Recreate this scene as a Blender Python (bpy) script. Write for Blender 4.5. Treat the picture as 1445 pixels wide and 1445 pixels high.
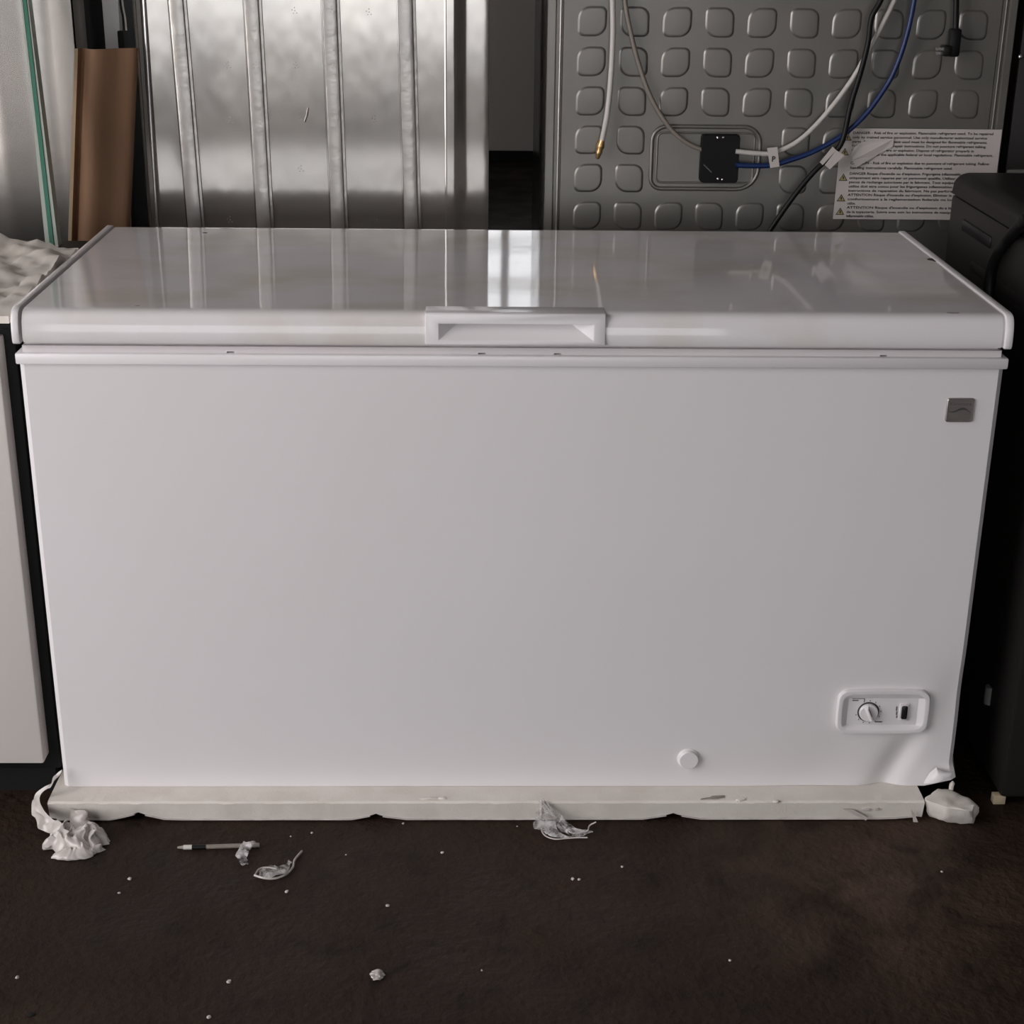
import bpy, bmesh, math, random
from mathutils import Vector, Matrix, noise
random.seed(7)
S = bpy.context.scene
for o in list(bpy.data.objects): bpy.data.objects.remove(o)
COL = S.collection

# ------------------------------------------------------------------ camera
CAM = Vector((-0.0619, -2.4492, 1.524)); PIT, YAW, ROL, FPX = 0.3699, 0.0243, 0.0119, 2206.7
_f = Vector((math.sin(YAW)*math.cos(PIT), math.cos(YAW)*math.cos(PIT), -math.sin(PIT)))
_r = Vector((math.cos(YAW), -math.sin(YAW), 0)); _u = _r.cross(_f)
RT = _r*math.cos(ROL) + _u*math.sin(ROL); UP = _u*math.cos(ROL) - _r*math.sin(ROL)
cd = bpy.data.cameras.new('camera'); cam = bpy.data.objects.new('camera', cd); COL.objects.link(cam)
cd.sensor_width = 36; cd.sensor_height = 36; cd.lens = FPX/1445*36; cd.clip_start = .05; cd.clip_end = 100
M3 = Matrix((RT, UP, -_f)).transposed().to_4x4(); M3.translation = CAM; cam.matrix_world = M3
S.camera = cam

# ------------------------------------------------------------------ world, lights, exposure
W = bpy.data.worlds.new('world'); S.world = W; W.use_nodes = True
bg = W.node_tree.nodes['Background']; bg.inputs[0].default_value = (.96, .97, 1, 1); bg.inputs[1].default_value = 2.8
def area(name, loc, target, sx, sy, power, col):
    l = bpy.data.lights.new(name, 'AREA'); l.shape = 'RECTANGLE'; l.size = sx; l.size_y = sy; l.energy = power; l.color = col
    o = bpy.data.objects.new(name, l); COL.objects.link(o); o.location = loc
    o.rotation_euler = (Vector(target)-Vector(loc)).to_track_quat('-Z', 'Y').to_euler(); return o
area('roll_up_door_left_offscreen', (-3.16, -2.25, 2.0), (0, -2.25, 1.85), 2.8, 3.2, 95, (1, .915, .905))
S.view_settings.view_transform = 'Standard'; S.view_settings.look = 'None'
S.view_settings.exposure = -0.13; S.view_settings.gamma = 1; S.view_settings.use_curve_mapping = False

# ------------------------------------------------------------------ placement helpers (photo measure -> metres)
def ray(u, v): return RT*((u-722.5)/FPX) - UP*((v-722.5)/FPX) + _f
def PY(u, v, y): d = ray(u, v); return CAM + d*((y-CAM.y)/d.y)
def PZ(u, v, z): d = ray(u, v); return CAM + d*((z-CAM.z)/d.z)

# ------------------------------------------------------------------ mesh helpers
def link_mesh(name, verts, faces, mat, parent=None, smooth=None, bevel=0, seg=2):
    me = bpy.data.meshes.new(name); me.from_pydata([tuple(v) for v in verts], [], faces)
    bm = bmesh.new(); bm.from_mesh(me)
    bmesh.ops.recalc_face_normals(bm, faces=bm.faces)
    if bevel:
        es = [e for e in bm.edges if len(e.link_faces) == 2 and e.calc_face_angle(0) > .5]
        bmesh.ops.bevel(bm, geom=es, offset=bevel, segments=seg, profile=.5, affect='EDGES', clamp_overlap=True)
    bm.to_mesh(me); bm.free(); me.update()
    return link(name, me, mat, parent, smooth)
def link(name, me, mat, parent=None, smooth=None):
    if mat is not None and not me.materials: me.materials.append(mat)
    if smooth is not None:
        me.polygons.foreach_set('use_smooth', [True]*len(me.polygons)); me.set_sharp_from_angle(angle=math.radians(smooth))
    o = bpy.data.objects.new(name, me); COL.objects.link(o)
    if parent is not None:
        o.parent = parent
        o.matrix_parent_inverse = world_of(parent).inverted()
    return o
def world_of(o):
    m = Matrix.LocRotScale(o.location, o.rotation_euler, o.scale)
    return world_of(o.parent) @ o.matrix_parent_inverse @ m if o.parent else m
def empty(name, loc): 
    o = bpy.data.objects.new(name, None); COL.objects.link(o); o.location = loc; o.empty_display_size = .1; return o
def tag(o, label=None, cat=None, group=None, kind=None):
    for k, v in (('label', label), ('category', cat), ('group', group), ('kind', kind)):
        if v: o[k] = v
    return o
def boxd(x0, x1, y0, y1, z0, z1):
    v = [(x, y, z) for z in (z0, z1) for y in (y0, y1) for x in (x0, x1)]
    return v, [(0, 2, 3, 1), (4, 5, 7, 6), (0, 1, 5, 4), (2, 6, 7, 3), (0, 4, 6, 2), (1, 3, 7, 5)]
def box(name, x0, x1, y0, y1, z0, z1, mat, parent=None, bevel=0, seg=2):
    v, f = boxd(x0, x1, y0, y1, z0, z1); return link_mesh(name, v, f, mat, parent, 40 if bevel else None, bevel, seg)
def boxes(name, lst, mat, parent=None):
    V, Fc = [], []
    for b in lst:
        v, f = boxd(*b); n = len(V); V += v; Fc += [tuple(i+n for i in q) for q in f]
    return link_mesh(name, V, Fc, mat, parent)
def extrude(pts, d, close=True):                       # polygon pts (Vectors), extruded by d
    n = len(pts); V = [Vector(p) for p in pts] + [Vector(p)+d for p in pts]
    Fc = [tuple(range(n)), tuple(range(2*n-1, n-1, -1))] + [(i, (i+1) % n, n+(i+1) % n, n+i) for i in range(n)]
    return V, Fc
def prism(name, pts, d, mat, parent=None, bevel=0, smooth=35, seg=2):
    V, Fc = extrude(pts, Vector(d)); return link_mesh(name, V, Fc, mat, parent, smooth, bevel, seg)
def catmull(P, n=8):
    P = [Vector(p) for p in P]; out = []
    for i in range(len(P)-1):
        a = P[i-1] if i else P[0]*2-P[1]; b, c = P[i], P[i+1]; d = P[i+2] if i+2 < len(P) else P[-1]*2-P[-2]
        for k in range(n):
            t = k/n; out.append(.5*((2*b)+(c-a)*t+(2*a-5*b+4*c-d)*t*t+(3*b-a-3*c+d)*t**3))
    return out + [P[-1]]
def tubed(path, r, seg=10, closed=False):
    V, Fc = [], []; n = len(path); up = Vector((0, -1, .03)).normalized(); prev = None
    for i, p in enumerate(path):
        a = path[(i-1) % n] if closed or i else p; b = path[(i+1) % n] if closed or i < n-1 else p
        t = (b-a).normalized()
        s = t.cross(up); s = s.normalized() if s.length > 1e-4 else Vector((1, 0, 0))
        if prev is not None and s.dot(prev) < 0: s = -s
        prev = s; w = s.cross(t).normalized(); rr = r(i/(n-1)) if callable(r) else r
        V += [p + (s*math.cos(2*math.pi*k/seg) + w*math.sin(2*math.pi*k/seg))*rr for k in range(seg)]
    m = n if closed else n-1
    for i in range(m):
        for k in range(seg):
            j = (i+1) % n; Fc.append((i*seg+k, i*seg+(k+1) % seg, j*seg+(k+1) % seg, j*seg+k))
    if not closed: Fc += [tuple(range(seg)), tuple(range((n-1)*seg+seg-1, (n-1)*seg-1, -1))]
    return V, Fc
def tube(name, path, r, mat, parent=None, seg=10, closed=False):
    V, Fc = tubed(path, r, seg, closed); return link_mesh(name, V, Fc, mat, parent, 60)
def rrect(w, h, r, n=6, bulge=0):                      # rounded rectangle outline, centred; r = one radius or four (tl,tr,br,bl)
    rs = r if isinstance(r, (list, tuple)) else [r]*4; out = []
    for (sx, sz, a0, q) in ((-1, 1, 180, rs[0]), (1, 1, 90, rs[1]), (1, -1, 0, rs[2]), (-1, -1, -90, rs[3])):
        cx, cz = sx*(w/2-q), sz*(h/2-q)
        for k in range(n+1):
            a = math.radians(a0-90*k/n); out.append((cx+q*math.cos(a), cz+q*math.sin(a)))
    if bulge:                                          # bow long edges outwards
        res = []
        m = len(out)
        for i in range(m):
            a, b = out[i], out[(i+1) % m]; res.append(a)
            L = math.hypot(a[0]-b[0], a[1]-b[1])
            if L > h*.3:
                for k in range(1, 8):
                    t = k/8; res.append((a[0]+(b[0]-a[0])*t, a[1]+(b[1]-a[1])*t))
        out = [(x*(1+bulge*.35*(1-(2*z/h)**2)), z*(1+bulge*(1-(2*x/w)**2))) for x, z in res]
    return out
def loft(name, loops, mat, parent=None, cap0=True, cap1=True, smooth=35):     # loops: equal-length closed point lists
    n = len(loops[0]); V = [Vector(p) for l in loops for p in l]; Fc = []
    for i in range(len(loops)-1):
        for k in range(n): Fc.append((i*n+k, i*n+(k+1) % n, (i+1)*n+(k+1) % n, (i+1)*n+k))
    if cap0: Fc.append(tuple(range(n)))
    if cap1: Fc.append(tuple(range(len(loops)*n-1, (len(loops)-1)*n-1, -1)))
    return link_mesh(name, V, Fc, mat, parent, smooth)
def text_mesh(body, size, bold=0.0, align='LEFT', line=1.0):
    c = bpy.data.curves.new('t', 'FONT'); c.body = body; c.size = size; c.offset = bold; c.align_x = align; c.space_line = line
    c.resolution_u = 2
    o = bpy.data.objects.new('t', c); COL.objects.link(o)
    me = bpy.data.meshes.new_from_object(o.evaluated_get(bpy.context.evaluated_depsgraph_get()))
    bpy.data.objects.remove(o); bpy.data.curves.remove(c); me.materials.clear(); return me
def text_obj(name, body, size, loc, mat, parent, bold=0, rot=0.0, align='LEFT', width=None):
    me = text_mesh(body, size, bold, align)
    if width and len(me.vertices):
        xs = [v.co.x for v in me.vertices]; k = width/(max(xs)-min(xs)); me.transform(Matrix.Scale(k, 4, (1, 0, 0)))
    me.transform(Matrix.Translation(loc) @ Matrix.Rotation(rot, 4, 'Y') @ Matrix.Rotation(math.pi/2, 4, 'X'))
    return link(name, me, mat, parent)
def blob(name, parts, mat, parent=None, amp=.35, freq=30, seed=0, sub=4, smooth=50, zmin=None):
    V, Fc = [], []
    for (c, sc, rz) in parts:
        bm = bmesh.new(); bmesh.ops.create_icosphere(bm, subdivisions=sub, radius=1)
        R = Matrix.Rotation(rz, 3, 'Z') if not isinstance(rz, Matrix) else rz
        n = len(V); bm.verts.index_update()
        for v in bm.verts:
            p = R @ Vector((v.co.x*sc[0], v.co.y*sc[1], v.co.z*sc[2]))
            q = (p+Vector(c))*freq + Vector((seed*3.1, seed*1.7, 0))
            k = 1 + amp*(1-2.4*abs(noise.noise(q))) + amp*.45*(1-2*abs(noise.noise(q*2.3))) - amp*.5
            p = Vector(c)+p*k
            if zmin is not None and p.z < zmin: p.z = zmin
            V.append(p)
        Fc += [tuple(v.index+n for v in f.verts) for f in bm.faces]; bm.free()
    return link_mesh(name, V, Fc, mat, parent, smooth)
def ribbon(name, path, w, mat, parent=None, amp=.006, freq=40, seed=0, nw=10, thick=.0012, smooth=50, wdir=None):
    n = len(path); V, Fc = [], []
    for i, p in enumerate(path):
        t = (path[min(i+1, n-1)]-path[max(i-1, 0)]).normalized()
        wd = wdir or t.cross(Vector((0, 0, 1))); wd = wd.normalized() if wd.length > 1e-4 else Vector((1, 0, 0))
        ww = w(i/(n-1)) if callable(w) else w
        for k in range(nw+1):
            s = k/nw-.5; q = p+wd*s*ww; m = q*freq+Vector((seed, seed*2, 5))
            q = q+Vector((noise.noise(m), noise.noise(m+Vector((9, 0, 0))), 1.2*abs(noise.noise(m+Vector((0, 7, 0))))))*amp
            V.append(q)
    for i in range(n-1):
        for k in range(nw): Fc.append((i*(nw+1)+k, i*(nw+1)+k+1, (i+1)*(nw+1)+k+1, (i+1)*(nw+1)+k))
    m = len(V); V += [v+Vector((0, thick*.5, thick)) for v in V]; base = list(Fc)
    Fc += [tuple(reversed([a+m for a in f])) for f in base]
    rim = [k for k in range(nw+1)] + [i*(nw+1)+nw for i in range(1, n)] + [(n-1)*(nw+1)+k for k in range(nw-1, -1, -1)] + [i*(nw+1) for i in range(n-2, 0, -1)]
    for a, b in zip(rim, rim[1:]+rim[:1]): Fc.append((a, b, b+m, a+m))
    return link_mesh(name, V, Fc, mat, parent, smooth)

# ------------------------------------------------------------------ materials
def mat(name, col, rough=.5, metal=0, var=None, vscale=8, vmin=.35, vmax=.65, stretch=(1, 1, 1), bump=0, bscale=40, rvar=0, coat=0, spec=.5, detail=4, trans=0, sss=0):
    m = bpy.data.materials.new(name); m.use_nodes = True; nt = m.node_tree; N = nt.nodes; L = nt.links
    b = N['Principled BSDF']; b.inputs['Base Color'].default_value = (*col, 1); b.inputs['Roughness'].default_value = rough
    b.inputs['Metallic'].default_value = metal; b.inputs['Coat Weight'].default_value = coat; b.inputs['Specular IOR Level'].default_value = spec
    b.inputs['Transmission Weight'].default_value = trans
    if var or bump or rvar:
        g = N.new('ShaderNodeNewGeometry'); mp = N.new('ShaderNodeMapping'); L.new(g.outputs['Position'], mp.inputs[0]); mp.inputs['Scale'].default_value = stretch
    if var or rvar:
        t = N.new('ShaderNodeTexNoise'); t.inputs['Scale'].default_value = vscale; t.inputs['Detail'].default_value = detail; L.new(mp.outputs[0], t.inputs[0])
        mr = N.new('ShaderNodeMapRange'); mr.inputs[1].default_value = vmin; mr.inputs[2].default_value = vmax; L.new(t.outputs[0], mr.inputs[0])
        if var:
            mx = N.new('ShaderNodeMix'); mx.data_type = 'RGBA'; mx.inputs[6].default_value = (*col, 1); mx.inputs[7].default_value = (*var, 1)
            L.new(mr.outputs[0], mx.inputs[0]); L.new(mx.outputs[2], b.inputs['Base Color'])
        if rvar:
            r2 = N.new('ShaderNodeMapRange'); r2.inputs[1].default_value = vmin; r2.inputs[2].default_value = vmax; r2.inputs[3].default_value = rough; r2.inputs[4].default_value = rough+rvar
            L.new(t.outputs[0], r2.inputs[0]); L.new(r2.outputs[0], b.inputs['Roughness'])
    if bump:
        t2 = N.new('ShaderNodeTexNoise'); t2.inputs['Scale'].default_value = bscale; t2.inputs['Detail'].default_value = 3; L.new(mp.outputs[0], t2.inputs[0])
        bp = N.new('ShaderNodeBump'); bp.inputs['Strength'].default_value = 1; bp.inputs['Distance'].default_value = bump
        L.new(t2.outputs[0], bp.inputs['Height']); L.new(bp.outputs[0], b.inputs['Normal'])
    return m
def clear_plastic(name, amount=.62):
    m = bpy.data.materials.new(name); m.use_nodes = True; nt = m.node_tree; N = nt.nodes; L = nt.links
    b = N['Principled BSDF']; b.inputs['Base Color'].default_value = (.62, .6, .59, 1); b.inputs['Roughness'].default_value = .12
    tr = N.new('ShaderNodeBsdfTransparent'); mx = N.new('ShaderNodeMixShader'); g = N.new('ShaderNodeNewGeometry')
    t = N.new('ShaderNodeTexNoise'); t.inputs['Scale'].default_value = 70; t.inputs['Detail'].default_value = 3; L.new(g.outputs['Position'], t.inputs[0])
    mr = N.new('ShaderNodeMapRange'); mr.inputs[1].default_value = .35; mr.inputs[2].default_value = .65; mr.inputs[3].default_value = amount-.35; mr.inputs[4].default_value = amount+.35
    L.new(t.outputs[0], mr.inputs[0]); L.new(mr.outputs[0], mx.inputs[0]); L.new(b.outputs[0], mx.inputs[1]); L.new(tr.outputs[0], mx.inputs[2])
    L.new(mx.outputs[0], N['Material Output'].inputs[0]); return m
def floor_mat():
    m = bpy.data.materials.new('stained_concrete'); m.use_nodes = True; nt = m.node_tree; N = nt.nodes; L = nt.links; b = N['Principled BSDF']
    g = N.new('ShaderNodeNewGeometry')
    def nz(s, d, lo, hi, dist=0):
        t = N.new('ShaderNodeTexNoise'); t.inputs['Scale'].default_value = s; t.inputs['Detail'].default_value = d; t.inputs['Distortion'].default_value = dist; L.new(g.outputs['Position'], t.inputs[0])
        r = N.new('ShaderNodeMapRange'); r.inputs[1].default_value = lo; r.inputs[2].default_value = hi; L.new(t.outputs[0], r.inputs[0]); return r.outputs[0]
    def mix(f, a, c):
        x = N.new('ShaderNodeMix'); x.data_type = 'RGBA'; L.new(f, x.inputs[0])
        for i, k in ((6, a), (7, c)):
            if isinstance(k, tuple): x.inputs[i].default_value = (*k, 1)
            else: L.new(k, x.inputs[i])
        return x.outputs[2]
    c = mix(nz(2.2, 6, .35, .68, .4), (.0225, .0130, .0085), (.036, .0215, .0145))
    c = mix(nz(16, 5, .52, .75), c, (.0140, .0092, .0070))
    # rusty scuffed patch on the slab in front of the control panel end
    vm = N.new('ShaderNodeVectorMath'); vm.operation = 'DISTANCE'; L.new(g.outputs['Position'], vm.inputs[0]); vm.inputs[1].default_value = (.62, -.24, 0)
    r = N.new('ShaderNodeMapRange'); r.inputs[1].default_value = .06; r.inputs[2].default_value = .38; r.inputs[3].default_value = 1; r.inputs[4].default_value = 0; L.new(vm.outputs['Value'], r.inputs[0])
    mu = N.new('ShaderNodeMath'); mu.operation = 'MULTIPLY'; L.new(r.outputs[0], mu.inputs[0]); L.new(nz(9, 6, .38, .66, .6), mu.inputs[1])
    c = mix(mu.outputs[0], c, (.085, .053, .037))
    c = mix(nz(230, 2, .72, .78), c, (.06, .047, .04))
    L.new(c, b.inputs['Base Color'])
    rr = N.new('ShaderNodeMapRange'); b.inputs['Specular IOR Level'].default_value = .18; rr.inputs[3].default_value = .5; rr.inputs[4].default_value = .8; L.new(nz(5, 5, .3, .7), rr.inputs[0]); L.new(rr.outputs[0], b.inputs['Roughness'])
    bp = N.new('ShaderNodeBump'); bp.inputs['Distance'].default_value = .002; L.new(nz(60, 4, .3, .7), bp.inputs['Height']); L.new(bp.outputs[0], b.inputs['Normal'])
    return m

M = dict(
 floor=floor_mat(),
 wall=mat('painted_block_wall', (.30, .27, .25), .8, var=(.24, .22, .2), vscale=3),
 ceil=mat('grey_ceiling', (.34, .32, .31), .9, var=(.28, .27, .26), vscale=2),
 pave=mat('pale_paving', (.13, .115, .104), .9, var=(.11, .097, .087), vscale=2),
 frame=mat('window_frame_paint', (.55, .56, .58), .5),
 white=mat('white_enamel', (.80, .775, .785), .30, var=(.785, .76, .765), vscale=3, spec=.4),
 lid=mat('glossy_white_lid', (.80, .775, .785), .055, var=(.70, .655, .59), vscale=5, vmin=.45, vmax=.7, stretch=(1, 1.5, 1), bump=.0006, bscale=2.2, spec=.6, detail=5),
 plastic=mat('white_plastic', (.80, .775, .785), .22),
 gasket=mat('white_gasket', (.74, .70, .71), .5),
 dark=mat('matt_black_plastic', (.010, .010, .010), .6, spec=.2),
 black=mat('black_plastic', (.010, .010, .011), .35),
 blackpaint=mat('black_painted_steel', (.010, .010, .0105), .55, spec=.2),
 graphite=mat('graphite_steel', (.020, .0175, .0165), .42, metal=.2, spec=.3, var=(.017, .015, .0145), vscale=6),
 galv=mat('galvanised_steel', (.50, .47, .435), .14, metal=.92, var=(.40, .385, .365), vscale=5, vmin=.25, vmax=.75, stretch=(1.6, 1.6, .8), bump=.0022, bscale=4, detail=1),
 galvsoft=mat('dull_galvanised_steel', (.50, .47, .435), .25, metal=.92, var=(.43, .41, .385), vscale=4, vmin=.25, vmax=.75, bump=.0015, bscale=5, detail=1),
 rib=mat('galvanised_rib', (.49, .465, .43), .3, metal=.88, var=(.47, .45, .43), vscale=12, bump=.001, bscale=30),
 fridge=mat('grey_coated_steel', (.23, .216, .197), .34, metal=.6, var=(.20, .192, .178), vscale=7, bump=.0008, bscale=9),
 fridgeside=mat('dark_brown_steel', (.055, .043, .038), .16, metal=.2),
 board=mat('brown_cardboard', (.25, .14, .078), .75, var=(.215, .117, .064), vscale=25, stretch=(1, 1, .2)),
 boardedge=mat('cardboard_edge', (.33, .24, .15), .8),
 foam=mat('white_foam', (.80, .755, .70), .8, var=(.72, .67, .61), vscale=14, bump=.0006, bscale=400),
 wrap=mat('milky_plastic_film', (.60, .555, .525), .25, var=(.48, .44, .415), vscale=40, spec=.6),
 sheet=mat('white_plastic_sheet', (.80, .745, .68), .45, var=(.70, .64, .57), vscale=9),
 clear=clear_plastic('clear_plastic_film'),
 paper=mat('label_paper', (.60, .55, .52), .6, var=(.57, .525, .495), vscale=20),
 paper2=mat('label_back_paper', (.60, .55, .52), .6),
 ink=mat('black_ink', (.05, .045, .045), .7),
 yellow=mat('warning_yellow', (.40, .33, .13), .6),
 tubew=mat('white_tube', (.62, .59, .55), .4), tubeg=mat('grey_tube', (.24, .205, .175), .5), tubeb=mat('blue_tube', (.006, .024, .11), .35),
 brass=mat('brass', (.65, .42, .2), .3, metal=.9), steel=mat('bright_steel', (.7, .69, .68), .25, metal=.95),
 cable=mat('black_cable', (.005, .0045, .0045), .45, spec=.3),
 badge=mat('brushed_badge', (.36, .33, .31), .35, metal=.7, var=(.31, .28, .26), vscale=30, stretch=(1, 1, 6)),
 print=mat('grey_print', (.13, .12, .12), .6), 
 glass=mat('green_glass_edge', (.055, .19, .135), .25), glasspale=mat('pale_glass_bevel', (.42, .46, .40), .3),
 farwhite=mat('far_white_enamel', (.72, .68, .64), .4),
 grey=mat('grey_rubber', (.16, .155, .15), .6), card=mat('pale_card', (.6, .5, .34), .8),
 smudge=mat('brown_smudge', (.30, .27, .23), .6), chip=mat('dark_chip', (.05, .035, .03), .6),
)
def glass_pane():
    m = bpy.data.materials.new('window_glass'); m.use_nodes = True; N = m.node_tree.nodes; L = m.node_tree.links
    t = N.new('ShaderNodeBsdfTransparent'); gl = N.new('ShaderNodeBsdfGlossy'); gl.inputs['Roughness'].default_value = .02
    mx = N.new('ShaderNodeMixShader'); mx.inputs[0].default_value = .06; L.new(t.outputs[0], mx.inputs[1]); L.new(gl.outputs[0], mx.inputs[2])
    L.new(mx.outputs[0], N['Material Output'].inputs[0]); return m
M['pane'] = glass_pane()

# ------------------------------------------------------------------ room shell
X0, X1, Y0, Y1, ZC = -3.1, 6.0, -6.5, 9.4, 4.3
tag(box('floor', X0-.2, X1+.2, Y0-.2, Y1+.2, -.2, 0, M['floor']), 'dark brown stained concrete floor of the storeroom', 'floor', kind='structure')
tag(box('ceiling', X0-.2, X1+.2, Y0-.2, Y1+.2, ZC, ZC+.15, M['ceil']), 'plain grey ceiling over the storeroom', 'ceiling', kind='structure')
def wall_with_hole(name, axis, a0, a1, c, t, h, label):           # h = (a, b, z0, z1) opening
    a, b, z0, z1 = h; L = [(a0, a, 0, ZC), (b, a1, 0, ZC), (a, b, z1, ZC)] + ([(a, b, 0, z0)] if z0 > 0 else [])
    bs = [((p, q, c, c+t, r, s) if axis == 'x' else (c, c+t, p, q, r, s)) for p, q, r, s in L]
    return tag(boxes(name, bs, M['wall']), label, 'wall', kind='structure')
wall_with_hole('wall_back', 'x', X0-.2, X1+.2, Y1, .2, (-1.6, 3.2, 2.2, 3.9), 'far storeroom wall with a high window band')
wall_with_hole('wall_left', 'y', Y0, Y1, X0-.2, .2, (-3.75, -.75, 0, 3.8), 'storeroom side wall with an open roll up door')
wall_with_hole('wall_front', 'x', X0-.2, X1+.2, Y0-.2, .2, (-2.6, 1.4, 0, 2.3), 'storeroom wall with the wide open entrance')
tag(box('pavement', -9, 11, -16, Y0-.2, -.2, -.005, M['pave']), 'pale paved yard outside the open entrance', 'pavement', kind='structure')
tag(box('wall_right', X1, X1+.2, Y0, Y1, 0, ZC, M['wall']), 'plain storeroom side wall', 'wall', kind='structure')
win = tag(empty('window_1', (.8, Y1, 2.2)), 'high window band in the far storeroom wall', 'window', kind='structure')
xs = [-1.6, -.8, .15, 1.0, 1.8, 2.5, 3.2]
for i, x in enumerate(xs): box('mullion', x-.03, x+.03, Y1+.02, Y1+.12, 2.2, 3.9, M['frame'], win)
for z in (2.23, 2.74, 3.05, 3.87): box('rail', -1.6, 3.2, Y1+.03, Y1+.11, z-.018, z+.018, M['frame'], win)
for a, b in zip(xs, xs[1:]): box('pane', a+.03, b-.03, Y1+.06, Y1+.066, 2.25, 3.85, M['pane'], win)

# ------------------------------------------------------------------ chest freezer
ZB, ZT, ZO, ZL, HB = .044, .829, .8665, .918, .799
FZ = tag(empty('chest_freezer', (0, .34, ZB)), 'large white chest freezer with dented lower front standing on a foam tray', 'freezer')
cv = PY(1273, 1066, 0)
def front_dent(x, z):
    c = cv.x + (z-cv.z)*.42
    m = max(0, min(1, (.20-z)/.11)); m = m*m*(3-2*m)
    dx = x-c
    d = .012*m*math.exp(-(dx/.030)**2) if dx < 0 else .012*m*math.exp(-(dx/.020)**2)
    d += .004*math.exp(-((x-.79)/.03)**2-((z-.24)/.05)**2)
    d += .0022*m*math.exp(-((dx+.13)/.06)**2)
    d += .0016*math.sin(x*2.1+.4)*math.sin(z*3.2)
    return d
def make_body():
    nx, nz = 200, 110; V, Fc = [], []
    xs = [-HB+2*HB*i/nx for i in range(nx+1)]; zs = [ZB+(ZT-ZB)*j/nz for j in range(nz+1)]
    for z in zs:
        for x in xs:
            y = front_dent(x, z); e = HB-abs(x)
            if e < .006: y += .006-math.sqrt(max(0, .006**2-(.006-e)**2))
            xx, zz = x, z
            s = max(0, (x-.752)/(HB-.752)); k = max(0, 1-(z-ZB)/.05)
            if s > 0 and k > 0:
                zz += .024*s*k; y -= .016*s*k*math.sin(min(1, k*1.2)*math.pi*.5); xx += .004*s*k
            V.append((xx, y, zz))
    for j in range(nz):
        for i in range(nx): a = j*(nx+1)+i; Fc.append((a, a+1, a+nx+2, a+nx+1))
    n = len(V); V += [(-HB, .675, ZB), (HB, .675, ZB), (HB, .675, ZT), (-HB, .675, ZT)]
    Lc = [j*(nx+1) for j in range(nz+1)]; Rc = [j*(nx+1)+nx for j in range(nz+1)]
    Fc += [tuple(Lc+[n+3, n]), tuple([n+1, n+2]+Rc[::-1]), (n, n+3, n+2, n+1)]
    Fc += [tuple(range(nx, -1, -1))+(n, n+1), tuple(range(nz*(nx+1), nz*(nx+1)+nx+1))+(n+2, n+3)]
    return link_mesh('body', V, Fc, M['white'], FZ, 30)
make_body()
fl_ = [PY(u, v, y) for u, v, y in ((1304, 1106, -.004), (1312, 1092, -.010), (1322, 1084, -.014), (1333, 1090, -.020), (1346, 1090, -.016), (1337, 1098, -.026), (1320, 1105, -.020), (1324, 1094, -.030))]
link_mesh('bent_corner', fl_+[p+Vector((0, .0035, 0)) for p in fl_], [(0, 1, 7), (1, 2, 7), (2, 3, 7), (3, 4, 7), (4, 5, 7), (5, 6, 7), (6, 0, 7), (8, 15, 9), (9, 15, 10), (10, 15, 11), (11, 15, 12), (12, 15, 13), (13, 15, 14), (14, 15, 8)]+[(i, (i+1) % 7, (i+1) % 7+8, i+8) for i in range(7)], M['white'], FZ, 60)
box('rim', -.803, .803, -.007, .682, ZT-.001, .8465, M['plastic'], FZ, .003)
gp = [Vector((-.792, .002, .8455))]                       # gasket with real notches along its lower edge
for u in (325, 680, 787, 1248):
    x = PY(u, 498, -.0005).x; gp += [Vector((x-.006, .002, .8455)), Vector((x-.006, .002, .8492)), Vector((x+.006, .002, .8492)), Vector((x+.006, .002, .8455))]
gp += [Vector((.792, .002, .8455)), Vector((.792, .002, .8575)), Vector((-.792, .002, .8575))]
prism('gasket', gp, (0, .673, 0), M['gasket'], FZ, smooth=None)
box('lid_liner', -.788, .788, .012, .67, .857, .868, M['gasket'], FZ)
def lid_profile(off=0.0):
    pts = [(.690, ZO), (.690, .905), (.687, .913), (.678, ZL), (.672, ZL)]
    pts += [(.018, ZL), (.010, ZL), (.002, .9172), (-.0045, .9145), (-.0095, .910), (-.0125, .904), (-.0150, .895), (-.0168, .882), (-.0168, .8725), (-.0145, ZO)]
    out = []
    cy, cz = .34, .885
    for y, z in pts: out.append((y+(off if y > cy else -off), z+(off if z > .88 else -off*.6)))
    return out
LX = .7840
prof = lid_profile()
hL, hR = PY(600, 460, -.024).x, PY(855, 460, -.024).x
pock = [((.0125 if y < .0125 else y), z) for y, z in prof]
loops = [[(x, y, z) for y, z in prof] for x in (-LX, -.5, hL+.0015)] + [[(x, y, z) for y, z in pock] for x in (hL+.0016, hR-.0016)] + [[(x, y, z) for y, z in prof] for x in (hR-.0015, .5, LX)]
ld = loft('lid', loops, M['lid'], FZ, smooth=40)
pc = lid_profile(.0032)
for s in (-1, 1):
    a, b = (LX+.0042)*s, .8010*s
    prism('lid_end_cap', [Vector((a, y, z)) for y, z in pc], (b-a, 0, 0), M['plastic'], FZ, bevel=.0025, smooth=40)
    prism('lid_seam', [Vector((a-.0045*s, y, z)) for y, z in lid_profile(-.0012 if s > 0 else -.0100)], (.005*s, 0, 0), M['gasket'], FZ)
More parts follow.
